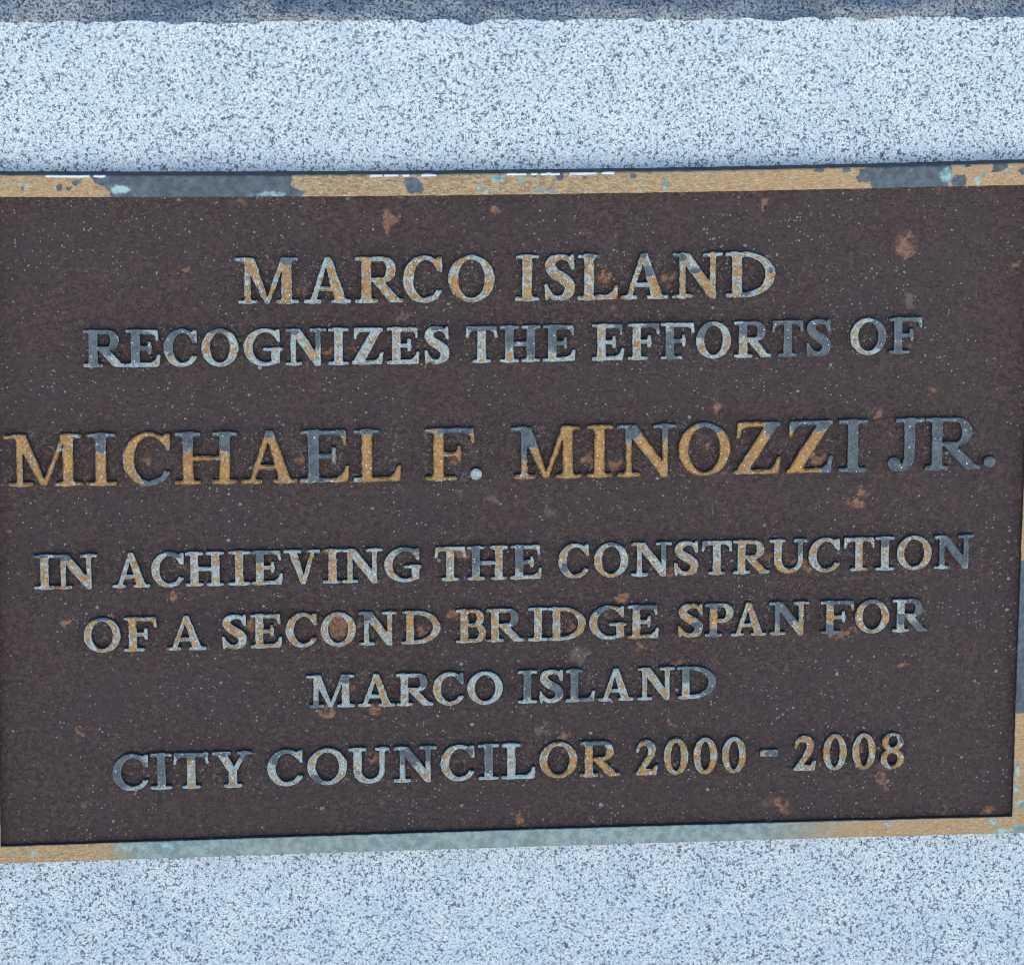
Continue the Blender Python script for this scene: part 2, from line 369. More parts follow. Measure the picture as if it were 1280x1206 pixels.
def glyph(ch, X, Y, w, S, t):
    sw = min(0.50, S + 0.28)                                  # serif span of a thick stem
    if ch == 'I':
        return stem(X, Y, w / 2, S, 0, 1, (0, w), (0, w))
    if ch == 'H':
        a = stem(X, Y, sw / 2, S, 0, 1, (0, sw), (0, sw)); b = stem(X, Y, w - sw / 2, S, 0, 1, (w - sw, w), (w - sw, w))
        return U(a, b, s_box(X, Y, sw / 2, 0.5 - t / 2, w - sw / 2, 0.5 + t / 2))
    if ch == 'M':
        q = t * 1.35
        a = stem(X, Y, 0.19 * w, q, 0, 1, (0.05 * w, 0.35 * w), None)
        b = stem(X, Y, 0.815 * w, S, 0, 1, (0.65 * w, w), (0.72 * w, 0.985 * w))
        v = 0.495 * w
        D1 = s_poly(X, Y, [(0.12 * w, 1), (0.12 * w + S * 1.22, 1), (v + 0.05, 0.0), (v - 0.035, 0.0)])
        D2 = s_poly(X, Y, [(v - 0.02, 0.0), (v + 0.05, 0.0), (0.80 * w, 1), (0.80 * w - t * 1.2, 1)])
        tl = s_box(X, Y, 0, 1 - SF, 0.22 * w, 1)
        return U(smin(a, tl, 0.04), b, D1, D2)
    if ch == 'N':
        q = t * 1.3
        a = stem(X, Y, 0.19 * w, q, 0, 1, (0, 0.385 * w), None); b = stem(X, Y, 0.81 * w, q, 0, 1, None, (0.62 * w, w))
        D = s_poly(X, Y, [(0.09 * w, 1), (0.09 * w + S * 1.35, 1), (0.81 * w + q / 2, 0.16), (0.81 * w + q / 2, -0.02), (0.81 * w - q * 0.55, -0.02)])
        return U(smin(a, s_box(X, Y, 0, 1 - SF, 0.2 * w, 1), 0.04), b, D)
    if ch == 'A':
        ax = 0.475 * w
        L = s_poly(X, Y, [(0.125 * w, 0), (0.125 * w + t * 1.2, 0), (ax + 0.05, 1.0), (ax - 0.03, 1.015)])
        Rr = s_poly(X, Y, [(0.80 * w - S * 0.62, 0), (0.80 * w + S * 0.55, 0), (ax + 0.085, 1.015), (ax - 0.055, 1.015)])
        L = smin(L, s_box(X, Y, 0, 0, 0.34 * w, SF), 0.045); Rr = smin(Rr, s_box(X, Y, 0.58 * w, 0, w, SF), 0.045)
        bar = s_box(X, Y, 0.22 * w, 0.27, 0.72 * w, 0.27 + t)
        return U(L, Rr, bar)
    if ch == 'V':
        v = 0.53 * w
        L = s_poly(X, Y, [(0.11 * w, 1), (0.11 * w + S * 1.15, 1), (v + 0.06, 0.0), (v - 0.05, -0.015)])
        Rr = s_poly(X, Y, [(v - 0.03, -0.015), (v + 0.045, -0.015), (0.86 * w, 1), (0.86 * w - t * 1.2, 1)])
        return U(smin(L, s_box(X, Y, 0, 1 - SF, 0.46 * w, 1), 0.04), smin(Rr, s_box(X, Y, 0.64 * w, 1 - SF, w, 1), 0.04))
    if ch == 'Y':
        xc = 0.5 * w
        L = s_poly(X, Y, [(0.10 * w, 1), (0.10 * w + S * 1.2, 1), (xc + S * 0.5, 0.42), (xc - S * 0.5, 0.42)])
        Rr = s_poly(X, Y, [(xc - 0.02, 0.46), (xc + 0.07, 0.42), (0.87 * w, 1), (0.87 * w - t * 1.25, 1)])
        st = stem(X, Y, xc, S, 0, 0.46, (xc - sw / 2, xc + sw / 2), None)
        return U(smin(L, s_box(X, Y, 0, 1 - SF, 0.44 * w, 1), 0.04), smin(Rr, s_box(X, Y, 0.63 * w, 1 - SF, w, 1), 0.04), st)
    if ch in 'EFL':
        xs = max(0.14 + S / 2, 0.27 * w)
        foot = (0, w * 0.62) if ch == 'F' else (0, xs + sw / 2)
        head = (0, xs + sw / 2)
        d = stem(X, Y, xs, S, 0, 1, foot if ch == 'F' else (0, xs), head)
        if ch in 'EF':
            x1 = w * (0.985 if ch == 'F' else 0.93)
            top = s_poly(X, Y, [(xs, 1 - t), (x1 - 0.16, 1 - t), (x1 - 0.055, 0.87), (x1 - 0.02, 0.72), (x1 + 0.015, 0.72), (x1, 1), (xs, 1)])
            xm = w * 0.72
            mid = s_box(X, Y, xs, 0.5 - t / 2, xm, 0.5 + t / 2)
            ms = s_box(X, Y, xm - 0.055, 0.35, xm, 0.67)
            d = U(d, top, smin(mid, ms, 0.06))
        if ch in 'EL':
            bot = s_poly(X, Y, [(0, 0), (w * 0.965, 0), (w, 0.31), (w - 0.045, 0.31), (w - 0.10, 0.17), (w - 0.22, t), (xs, t), (xs, SF), (0, SF)])
            d = smin(d, bot, 0.02)
        return d
    if ch == 'T':
        xc = w / 2
        d = stem(X, Y, xc, S, 0, 1, (xc - sw / 2, xc + sw / 2), None)
        bar = s_poly(X, Y, [(0.02, 1), (w - 0.02, 1), (w, 0.70), (w - 0.04, 0.70), (w - 0.075, 0.84), (w - 0.17, 1 - t), (0.17, 1 - t), (0.075, 0.84), (0.04, 0.70), (0, 0.70)])
        return smin(d, bar, 0.03)
    if ch == 'Z':
        bot = s_poly(X, Y, [(0, 0), (w * 0.95, 0), (w, 0.31), (w - 0.04, 0.31), (w - 0.09, 0.17), (w - 0.2, t), (0, t)])
        top = s_poly(X, Y, [(0.06, 1), (w * 0.98, 1), (w * 0.98, 1 - t), (0.23, 1 - t), (0.12, 0.86), (0.085, 0.71), (0.045, 0.71)])
        D = s_poly(X, Y, [(0, 0.0), (S * 1.3, 0.0), (w * 0.98, 1), (w * 0.98 - S * 1.3, 1)])
        return U(bot, top, D)
    if ch in 'O0':
        sx = S * (0.98 if ch == 'O' else 0.92); oy = 0.018
        return cut(s_ell(X, Y, w / 2, 0.5, w / 2, 0.5 + oy), s_ell(X, Y, w / 2, 0.5, w / 2 - sx, 0.5 + oy - t * 0.95))
    if ch in 'CG':
        rx = w * 0.54
        ring = cut(s_ell(X, Y, rx, 0.5, rx, 0.518), s_ell(X, Y, rx + 0.035, 0.5, rx - S * 0.86, 0.518 - t * 0.95))
        far = s_box(X, Y, w * 0.90, -0.2, w * 1.4, 1.2)
        ring = cut(ring, far)
        if ch == 'C':
            mouth = s_poly(X, Y, [(rx + 0.05, 0.5), (w * 1.4, 0.60), (w * 1.4, 0.26), (w * 0.99, 0.24), (rx + 0.1, 0.33)])
            d = cut(ring, mouth)
            sp = s_poly(X, Y, [(w - 0.05, 0.99), (w - 0.005, 0.99), (w, 0.655), (w - 0.045, 0.655), (w - 0.11, 0.80), (w - 0.26, 0.93), (w - 0.16, 0.93)])
            tail = s_stroke(X, Y, [(rx + 0.06, 0.035, 0.045), (w * 0.80, 0.09, 0.045), (w * 0.97, 0.23, 0.025)])
            return U(d, sp, tail)
        mouth = s_poly(X, Y, [(rx + 0.05, 0.36), (w * 1.4, 0.36), (w * 1.4, 0.80), (rx + 0.12, 0.80)])
        d = cut(ring, both(mouth, -s_ell(X, Y, -5, 0, 0.01, 0.01)))
        xs = w * 0.93 - S / 2
        sp = s_poly(X, Y, [(xs + S / 2 - 0.06, 0.99), (xs + S / 2 - 0.01, 0.99), (xs + S / 2, 0.66), (xs + S / 2 - 0.045, 0.66), (xs + S / 2 - 0.12, 0.80), (xs + S / 2 - 0.27, 0.93), (xs + S / 2 - 0.16, 0.93)])
        st = s_box(X, Y, xs - S / 2, 0.06, xs + S / 2, 0.47)
        st = smin(st, s_box(X, Y, w - sw - 0.02, 0.47 - SF, w, 0.47), 0.05)
        return U(d, sp, st)
    if ch in 'DPRB':
        xs = 0.14 + S / 2
        d = stem(X, Y, xs, S, 0, 1, (0, xs + sw / 2 if ch in 'PR' else xs), (0, xs))
        if ch == 'D':
            ro = s_ell(X, Y, w - 0.62 * w, 0.5, 0.62 * w, 0.5); ri = s_ell(X, Y, w - 0.62 * w, 0.5, 0.62 * w - S, 0.5 - t)
            o = U(both(ro, 0.38 * w - 0.08 - X), s_box(X, Y, xs, 0, 0.39 * w, 1))
            i = U(both(ri, 0.38 * w - 0.08 - X), s_box(X, Y, xs, t, 0.39 * w, 1 - t))
            return U(d, cut(both(o, s_box(X, Y, xs, -1, 9, 2)), i), s_box(X, Y, 0, 0, xs + 0.1, SF))
        def bowl(y0, y1, xr, sx):
            ry = (y1 - y0) / 2; cy = (y0 + y1) / 2; cx = xr - ry * 1.02
            cx = max(cx, xs + S / 2)
            o = U(both(s_ell(X, Y, cx, cy, xr - cx, ry), cx - 0.08 - X), s_box(X, Y, xs, y0, cx + 0.001, y1))
            i = U(both(s_ell(X, Y, cx, cy, xr - cx - sx, ry - t), cx - 0.08 - X), s_box(X, Y, xs, y0 + t, cx + 0.001, y1 - t))
            return cut(o, i)
        if ch == 'P':
            return U(d, bowl(0.43, 1, w, S * 0.95))
        if ch == 'B':
            return U(d, bowl(0.5 - t * 0.2, 1, w * 0.93, S * 0.92), bowl(0, 0.5 + t * 0.8, w, S * 0.98), s_box(X, Y, 0, 0, xs + 0.1, SF))
        xl = xs + S / 2
        leg = s_poly(X, Y, [(xl + 0.02, 0.50), (xl + 0.02 + S * 1.15, 0.52), (w * 0.90, 0.075), (w, SF * 0.9), (w, 0), (w * 0.74, 0)])
        return U(d, bowl(0.455, 1, w * 0.84, S * 0.95), leg)
    if ch == 'U':
        a = stem(X, Y, sw / 2, S, 0.36, 1, None, (0, sw)); xr = w * 0.835; q = t * 1.25
        b = stem(X, Y, xr, q, 0.36, 1, None, (xr - 0.18, w))
        x0, x1 = sw / 2 - S / 2, xr + q / 2; cx = (x0 + x1) / 2; rx = (x1 - x0) / 2
        o = s_ell(X, Y, cx, 0.36, rx, 0.376); i = s_ell(X, Y, (x0 + S + x1 - q) / 2, 0.36, (x1 - q - x0 - S) / 2, 0.376 - t * 1.3)
        return U(a, b, both(cut(o, i), s_box(X, Y, -1, -1, 9, 0.37)))
    if ch == 'J':
        xs = w * 0.60; a = stem(X, Y, xs, S, 0.28, 1, None, (w * 0.22, w))
        hook = s_stroke(X, Y, [(xs, 0.34, S * 0.5), (xs - 0.01, 0.20, S * 0.48), (xs - 0.09, 0.08, S * 0.40), (xs - 0.2, 0.05, S * 0.36), (0.12, 0.12, 0.11)])
        return U(a, hook, s_ell(X, Y, 0.115, 0.135, 0.115, 0.115))
    if ch == 'S':
        h = S * 0.56; q = t * 0.55
        sp = s_stroke(X, Y, [(w * 0.93, 0.78, q * 0.7), (w * 0.80, 0.915, q * 0.9), (w * 0.52, 0.965, q * 1.05), (w * 0.24, 0.89, h * 0.8), (w * 0.17, 0.745, h * 0.92), (w * 0.34, 0.60, h),
                             (w * 0.62, 0.475, h * 1.05), (w * 0.82, 0.335, h), (w * 0.80, 0.15, h * 0.85), (w * 0.55, 0.035, q * 1.15), (w * 0.26, 0.07, q), (w * 0.10, 0.21, q * 0.8)])
        a = s_poly(X, Y, [(w * 0.93 - 0.02, 1.01), (w * 0.95, 1.01), (w * 0.97, 0.68), (w * 0.97 - 0.045, 0.68), (w * 0.80, 0.86)])
        b = s_poly(X, Y, [(0.0, 0.35), (0.04, 0.35), (w * 0.16, 0.16), (w * 0.13, 0.08), (0.055, -0.01), (0.02, -0.01)])
        return U(sp, a, b)
    if ch == '2':
        base = s_poly(X, Y, [(0, 0), (w * 0.92, 0), (w, 0.26), (w - 0.05, 0.26), (w * 0.80, S * 0.8), (w * 0.3, S * 0.8), (0, 0.05)])
        st = s_stroke(X, Y, [(0.03, 0.66, 0.02), (w * 0.16, 0.84, 0.045), (w * 0.42, 0.925, 0.075), (w * 0.66, 0.86, S * 0.48), (w * 0.74, 0.70, S * 0.5), (w * 0.62, 0.48, S * 0.42), (w * 0.35, 0.24, 0.065), (0.05, 0.04, 0.035)])
        return U(base, st)
    if ch == '8':
        up = cut(s_ell(X, Y, w * 0.5, 0.755, w * 0.455, 0.26), s_ell(X, Y, w * 0.52, 0.765, w * 0.455 - S * 0.75, 0.26 - t * 0.9))
        lo = cut(s_ell(X, Y, w * 0.5, 0.265, w * 0.5, 0.283), s_ell(X, Y, w * 0.5, 0.255, w * 0.5 - S * 0.82, 0.283 - t * 0.95))
        return U(up, lo)
    if ch == '-':
        return s_poly(X, Y, [(0.02, 0), (w, 0.02), (w - 0.01, 1), (0, 0.97)])
    if ch == '.':
        return s_ell(X, Y, w / 2, 0.5, w / 2, 0.5)
    raise KeyError(ch)

def contours(D, gx, gy):
    """closed zero contours by marching squares: list of (n,2) arrays in grid units"""
    ny, nx = D.shape; I = D < 0
    seg = {}
    code = I[:-1, :-1] * 1 + I[:-1, 1:] * 2 + I[1:, 1:] * 4 + I[1:, :-1] * 8
    ys, xs = np.nonzero((code > 0) & (code < 15))
    tab = {1: [(3, 0)], 2: [(0, 1)], 3: [(3, 1)], 4: [(1, 2)], 5: [(3, 0), (1, 2)], 6: [(0, 2)], 7: [(3, 2)], 8: [(2, 3)], 9: [(2, 0)], 10: [(0, 1), (2, 3)], 11: [(2, 1)], 12: [(1, 3)], 13: [(1, 0)], 14: [(0, 3)]}
    def eid(y, x, e):
        return (('h', y, x), ('v', y, x + 1), ('h', y + 1, x), ('v', y, x))[e]
    for y, x in zip(ys.tolist(), xs.tolist()):
        for a, b in tab[int(code[y, x])]: seg[eid(y, x, a)] = eid(y, x, b)
    def pt(e):
        k, y, x = e
        if k == 'h':
            a, b = D[y, x], D[y, x + 1]; return (x + a / (a - b), y)
        a, b = D[y, x], D[y + 1, x]; return (x, y + a / (a - b))
    loops = []
    while seg:
        s = next(iter(seg)); lp = [s]; n = seg.pop(s)
        while n != s and n in seg: lp.append(n); n = seg.pop(n)
        if len(lp) > 10: loops.append(np.array([pt(e) for e in lp]))
    return loops

def bil(A, gx, gy):
    x = np.clip(gx, 0, A.shape[1] - 1.001); y = np.clip(gy, 0, A.shape[0] - 1.001)
    i, j = x.astype(int), y.astype(int); fx, fy = x - i, y - j
    return (A[j, i] * (1 - fx) + A[j, i + 1] * fx) * (1 - fy) + (A[j + 1, i] * (1 - fx) + A[j + 1, i + 1] * fx) * fy

LCOUNT = [0]
def make_letter(ch, xl, xr, base_px, cap_px, slope, line_obj, S, t, gold, slates):
    LCOUNT[0] += 1; seed = LCOUNT[0]
    p0, p1 = unproj(xl, base_px), unproj(xr, base_px - (xr - xl) * 0)
    pt_ = unproj((xl + xr) / 2, base_px - cap_px)
    cap = pt_[2] - p0[2]; w = (p1[0] - p0[0]) / cap
    h = 1 / 84.0 if ch not in '-.' else 1 / 24.0; mg = 0.12
    nx, ny = int((w + 2 * mg) / h) + 2, int((1 + 2 * mg) / h) + 2
    X, Y = np.meshgrid(np.arange(nx) * h - mg, np.arange(ny) * h - mg)
    D = glyph(ch, X, Y, w, S, t)
    # casting: corners softened, outline slightly uneven
    for _ in range(2):
        D = D.copy(); D[1:-1, 1:-1] = (4 * D[1:-1, 1:-1] + D[:-2, 1:-1] + D[2:, 1:-1] + D[1:-1, :-2] + D[1:-1, 2:]) / 8
    k = 0.3 if ch in '-.' else 1.0
    D = D - 0.002 * k + fnoise(X + seed * 3.7, Y, 0.16, seed) * 0.006 * k + fnoise(X, Y + seed * 1.3, 0.05, seed + 900) * 0.009 * k
    GY, GX = np.gradient(D)
    lps = contours(D, nx, ny)
    verts, faces, fm, sm, edge = [], [], [], [], []
    prof = [(0.00050, RELIEF + 0.0003), (0.00028, 0.00045), (0.00006, 0.00012), (-0.00012, 0.0)]   # (outward offset m, depth below the face)
    top_pts, top_edges, ring_ids = [], [], []
    for lp in lps:
        # thin out
        g = np.stack([bil(GX, lp[:, 0], lp[:, 1]), bil(GY, lp[:, 0], lp[:, 1])], 1)
        g /= np.linalg.norm(g, axis=1, keepdims=True) + 1e-9
        for _ in range(2): g = (g + np.roll(g, 1, 0) + np.roll(g, -1, 0)) / 3
        P = (lp * h - mg) * cap; n = len(lp); b0 = len(verts)
        for off, dep in prof:
            Q = P + g * off
            verts += [(q[0], dep, q[1]) for q in Q]; edge += [1.0] * n
        for r in range(3):
            for i in range(n):
                j = (i + 1) % n
                faces.append((b0 + r * n + i, b0 + r * n + j, b0 + (r + 1) * n + j, b0 + (r + 1) * n + i))
                fm.append(1 if r == 0 else 0); sm.append(True)
        ids = list(range(b0 + 3 * n, b0 + 4 * n)); s0 = len(top_pts)
        top_pts += [(verts[i][0], verts[i][2]) for i in ids]; ring_ids += ids
        top_edges += [(s0 + i, s0 + (i + 1) % n) for i in range(n)]
    # inner points
    st = 3 if ch not in '-.' else 2
    sub = D[::st, ::st]; yy, xx = np.nonzero(sub < -0.022)
    ip = [((x * st * h - mg) * cap, (y * st * h - mg) * cap) for y, x in zip(yy, xx)]
    allp = [Vector(p) for p in top_pts + ip]
    ov, oe, of, ovo, _, _ = delaunay_2d_cdt(allp, top_edges, [], 0, 1e-7)
    idmap = []
    for v, orig in zip(ov, ovo):
        o_ = [i for i in orig if i < len(top_pts)]
        if o_: idmap.append(ring_ids[o_[0]])
        else:
            d = bil(D, np.array([(v[0] / cap + mg) / h]), np.array([(v[1] / cap + mg) / h]))[0]
            verts.append((v[0], 0.0, v[1])); edge.append(float(np.clip(1 + d / 0.045, 0, 1))); idmap.append(len(verts) - 1)
    for f in of:
        c = sum((Vector((ov[i][0], ov[i][1])) for i in f), Vector((0, 0))) / len(f)
        if bil(D, np.array([(c[0] / cap + mg) / h]), np.array([(c[1] / cap + mg) / h]))[0] < 0.0:
            faces.append(tuple(idmap[i] for i in f)); fm.append(0); sm.append(True)
    V = np.array(verts)
    # worn face, very slightly uneven
    V[:, 1] += np.where(V[:, 1] < 0.0005, fnoise(V[:, 0] + seed, V[:, 2], 0.004, seed + 40) * 0.00012, 0)
    lx, ly = V[:, 0] / (cap * w), V[:, 2] / cap
    sl = np.zeros(len(V))
    for cx, cy, rx, ry in slates:
        sl = np.maximum(sl, 1.0 - 0.5 * np.sqrt(((lx - cx) / rx) ** 2 + ((ly - cy) / ry) ** 2))
    name = {'-': 'dash', '.': 'full_stop'}.get(ch, 'numeral' if ch.isdigit() else 'letter')
    tone = np.tile([gold, rng.random(), rng.random()], (len(V), 1))
    o = mesh_obj(name, V, faces, [MAT_LET, MAT_SIDE], line_obj, fm, sm, {'edge': edge, 'slate': sl, 'tone': tone})
    o.location = Vector(p0) - Vector(line_obj["_w"])
    ang = math.atan2(unproj(xr, base_px + slope * (xr - xl))[2] - p0[2], p1[0] - p0[0])
    o.rotation_euler = (0, -ang, 0)
    BOXES.append((p0[0], p1[0], p0[2], pt_[2]))

BOXES = []
ALL = (0.5, 0.5, 1.0, 1.0)
# each line: letters (char, left, right), measured baselines, cap heights at both ends, stroke weights, share of bare bronze
LINES = [
 ('MARCO ISLAND', [('M',294.6,372.8),('A',380.7,438.3),('R',444.5,503.6),('C',504.6,552.2),('O',561.2,617.5),('I',645.3,672.9),('S',681.3,718.4),('L',723.2,771.9),('A',776,834.3),('N',841.6,902.6),('D',908.3,968.2)],
  [(320,379.4),(410,378.3),(475,377.9),(660,375.9),(745,374.3),(805,373.1),(855,372.3),(930,371.2)], 56.5, 55.0, 0.20, 0.085, 0.56,
  {0:[(.85,.95,.14,.10)], 7:[(.45,.98,.35,.05)], 8:[(.58,.62,.14,.14),(.47,.97,.08,.06)], 9:[(.14,.93,.14,.10),(.45,.62,.11,.08)], 10:[(.38,.06,.1,.06),(.93,.6,.06,.08)]}),
 ('RECOGNIZES THE EFFORTS OF', [('R',105.2,156),('E',158,199.7),('C',205.4,245.4),('O',252.5,297.2),('G',305.3,352.6),('N',357.3,407),('I',411.5,435),('Z',441,478.5),('E',484.6,523.8),('S',531.5,561),
   ('T',583.2,621.2),('H',625.9,674.2),('E',679.7,718.9),('E',741.2,779.6),('F',785.3,823.5),('F',826.6,867.3),('O',871,913),('R',918.3,963.4),('T',966,1003.8),('S',1009,1038.3),('O',1063.6,1107.4),('F',1112.2,1152)],
  [(125,458.7),(180,458.0),(380,456.0),(420,455.8),(505,454.6),(600,452.6),(650,452.0),(755,450.5),(805,450.0),(840,448.4),(935,446.3),(985,445),(1130,441.3)], 45.2, 43.5, 0.21, 0.092, 0.30,
  {0:[(.35,.72,.55,.42),(.3,.25,.2,.3)], 1:[(.33,.6,.42,.55)], 2:[(.4,.72,.62,.42)], 3:[(.5,1,.4,.1)], 5:[(.82,.78,.22,.3),(.15,.95,.2,.12)], 9:[(.5,.98,.3,.05)], 10:[(.55,.96,.55,.08)], 11:[(.80,.60,.25,.52),(.2,.75,.28,.35)], 12:[(.38,.72,.55,.45)],
   13:[(.85,.92,.22,.15)], 14:[(.8,.92,.3,.12)], 15:[(.35,.40,.28,.5)], 16:[(.25,.8,.3,.25)], 17:[(.6,.82,.55,.28)], 18:[ALL], 19:[ALL], 20:[(.82,.6,.3,.45)], 21:[(.35,.6,.7,.75)]}),
 ('MICHAEL F. MINOZZI JR.', [('M',6.3,103),('I',108,144.5),('C',154.3,212.5),('H',220,296),('A',303,371.3),('E',375.8,436),('L',443.3,501),('F',532,592.5),('.',588.8,601.8),
   ('M',638.8,725.8),('I',733.8,765),('N',772,845),('O',848.8,912),('Z',918.3,975.4),('Z',983.8,1040.6),('I',1049,1083.4),('J',1110.4,1154.5),('R',1156.8,1224.8),('.',1230.4,1244.5)],
  [(27,608),(125,606.8),(245,605.8),(335,603.9),(400,602.8),(470,602),(555,600),(660,598),(750,596.3),(800,595.5),(940,592.2),(1010,590.8),(1065,590),(1130,588),(1180,586.6)], 64.3, 64.0, 0.185, 0.075, 0.93,
  {1:[(.6,.84,.45,.20)], 2:[(.62,.04,.2,.10),(.85,.18,.12,.12)], 3:[(.2,.88,.22,.22),(.86,.85,.22,.24)], 4:[(.48,.97,.12,.09)], 5:[(.33,.52,.34,.62),(.4,.95,.6,.10)], 6:[(.45,.97,.4,.06)], 7:[(.65,.96,.5,.07)], 9:[(.2,.86,.26,.26),(.16,.55,.12,.2)], 11:[(.18,.90,.22,.2),(.85,.90,.25,.2)], 12:[(.66,.95,.26,.14)],
   13:[(.85,.88,.22,.18)], 14:[(.45,.93,.62,.12),(.92,.12,.18,.22)], 15:[ALL], 16:[ALL], 17:[ALL], 18:[ALL]}),
 ('IN ACHIEVING THE CONSTRUCTION', [('I',42.9,68.7),('N',69.5,121),('A',141.3,186.6),('C',189.8,229.2),('H',232.7,279.6),('I',286,312.4),('E',314.8,352.7),('V',356,399.7),('I',404.4,427),('N',428.2,477.7),('G',481.2,526.9),('T',544.1,581.6),('H',584.8,633.5),('E',639,676.7),
   ('C',698.7,735.5),('O',743.3,784.8),('N',790,838.9),('S',843.6,872.6),('T',877.6,914.4),('R',917.2,961.5),('U',962.6,1008),('C',1011.5,1049),('T',1055.3,1092.3),('I',1095,1117.4),('O',1121.6,1163.8),('N',1168.5,1216.5)],
  [(55,736.4),(160,734.3),(255,732),(300,731),(415,728.5),(560,725.6),(610,724.3),(655,722.9),(810,720.3),(895,718),(940,716.8),(1075,713.3),(1105,712),(1180,710.6)], 41.8, 40.5, 0.205, 0.092, 0.46,
  {0:[(.3,.98,.5,.05)], 1:[(.2,.94,.25,.1)], 3:[(.7,.95,.25,.1)], 6:[(.35,.85,.45,.2)], 10:[(.7,.95,.35,.1)], 12:[(.17,.6,.2,.42)], 13:[(.3,.6,.25,.4)], 14:[(.2,.3,.15,.15)], 15:[(.6,.98,.2,.07)], 16:[(.8,.75,.18,.3)], 18:[(.1,.9,.15,.1)], 20:[(.83,.8,.15,.25)], 23:[(.5,.85,.5,.15)], 25:[(.55,.6,.6,.6)]}),
 ('OF A SECOND BRIDGE SPAN FOR', [('O',105.7,150.2),('F',155.4,195.2),('A',209.3,256.9),('S',278.4,308.2),('E',314.3,351.9),('C',358,395.6),('O',401.6,444.3),('N',449.5,496),('D',502.8,550),('B',570.6,607),('R',609,654.6),('I',661,684),('D',685.9,731.6),('G',737.4,782.4),('E',785.5,823),
   ('S',848.3,878.5),('P',882,916),('A',914.4,957.7),('N',962.7,1010.3),('F',1026.7,1066.6),('O',1069.6,1110.6),('R',1116.3,1159)],
  [(170,813.5),(230,812.3),(330,809.8),(460,806.4),(520,804.4),(590,802.8),(630,802.2),(700,799.6),(800,797.7),(895,795.8),(935,794.2),(975,792.7),(1040,791.6),(1130,789.5)], 41.4, 39.6, 0.205, 0.092, 0.52,
  {0:[(.5,1,.3,.06)], 7:[(.2,.9,.25,.15)], 10:[(.75,.75,.25,.25)], 13:[(.35,.9,.3,.12)], 14:[(.6,.95,.5,.1)], 15:[(.7,.3,.25,.2)], 16:[(.3,.95,.3,.1),(.3,.1,.3,.15)], 18:[(.35,.65,.4,.4)], 19:[(.6,.95,.5,.1),(.3,.12,.4,.2)], 20:[(.4,.98,.4,.1)], 21:[(.75,.8,.4,.3),(.8,.15,.3,.2),(.25,.4,.15,.2)]}),
 ('MARCO ISLAND', [('M',383.7,442.8),('A',448,493),('R',496,540.9),('C',542,578.8),('O',585,627.8),('I',648,670.4),('S',675,703.7),('L',708.4,743),('A',749,791),('N',797.4,842.6),('D',847.8,894.2)],
  [(410,884),(470,882.4),(518,881.6),(660,878.7),(725,876.8),(770,875.2),(820,874.3),(870,872.7)], 39.4, 39.2, 0.205, 0.092, 0.34,
  {0:[(.8,.9,.2,.12),(.15,.1,.2,.15)], 2:[(.75,.8,.25,.2)], 3:[(.9,.85,.2,.15)], 5:[(.5,.6,.4,.5)], 6:[(.72,.4,.3,.3)], 7:[(.4,.6,.4,.5),(.7,.05,.3,.1)], 10:[(.8,.6,.4,.6),(.25,.8,.25,.3)]}),
 ('CITY COUNCILOR 2000 - 2008', [('C',141.8,185),('I',189.6,214.4),('T',218,260.6),('Y',266.5,315.7),('C',335,377.8),('O',385.2,433.3),('U',436.4,486),('N',493.4,545),('C',551.8,592.5),('I',598.9,623),('L',628.2,668.5),('O',675,721.2),('R',725.5,774.2),
   ('2',795.3,821.6),('0',830.5,859.5),('0',867.3,895.8),('0',903,931.8),('-',951,971.4),('2',993,1019.4),('0',1029.2,1057.6),('0',1066,1093.7),('8',1101.6,1129.4)],
  [(200,986.2),(240,984.8),(290,984),(520,977.2),(610,973.6),(650,972.8),(750,970),(808,968.8),(1005,963.6),(1043,961.9),(1115,959.6)], 43.6, 43.0, 0.205, 0.092, 0.36,
  {0:[(.3,.6,.7,.55)], 1:[(.5,.6,.5,.5)], 2:[(.5,.95,.55,.12)], 3:[(.85,.9,.25,.15),(.3,.96,.3,.06)], 4:[(.35,.85,.4,.25)], 5:[(.2,.15,.2,.15)], 7:[(.35,.75,.35,.3),(.82,.85,.15,.3)], 8:[(.85,.85,.15,.12)], 9:[(.5,.6,.4,.45)], 12:[(.4,.97,.5,.08)], 13:[(.6,.9,.2,.08)], 17:[(.6,.5,.5,.5)], 21:[(.9,.85,.15,.15)]}),
]

# ------------------------------------------------------------------ granite wall (the monument) and the paving it stands on
top_edge = unproj(640, 24, 0.0)[2]
XW = 1.1; z_arris = top_edge
wall = empty('granite_wall', (0, 0, 0))
wall['label'] = 'pale blue grey speckled granite wall with a smooth face under a rough broken top edge'; wall['category'] = 'wall'
nx_ = 60
def slab(x0, x1, y0, y1, z0, z1):
    v = [(x, y, z) for z in (z0, z1) for y in (y0, y1) for x in (x0, x1)]
    return v, [(0, 1, 5, 4), (1, 3, 7, 5), (3, 2, 6, 7), (2, 0, 4, 6), (4, 5, 7, 6), (0, 2, 3, 1)]
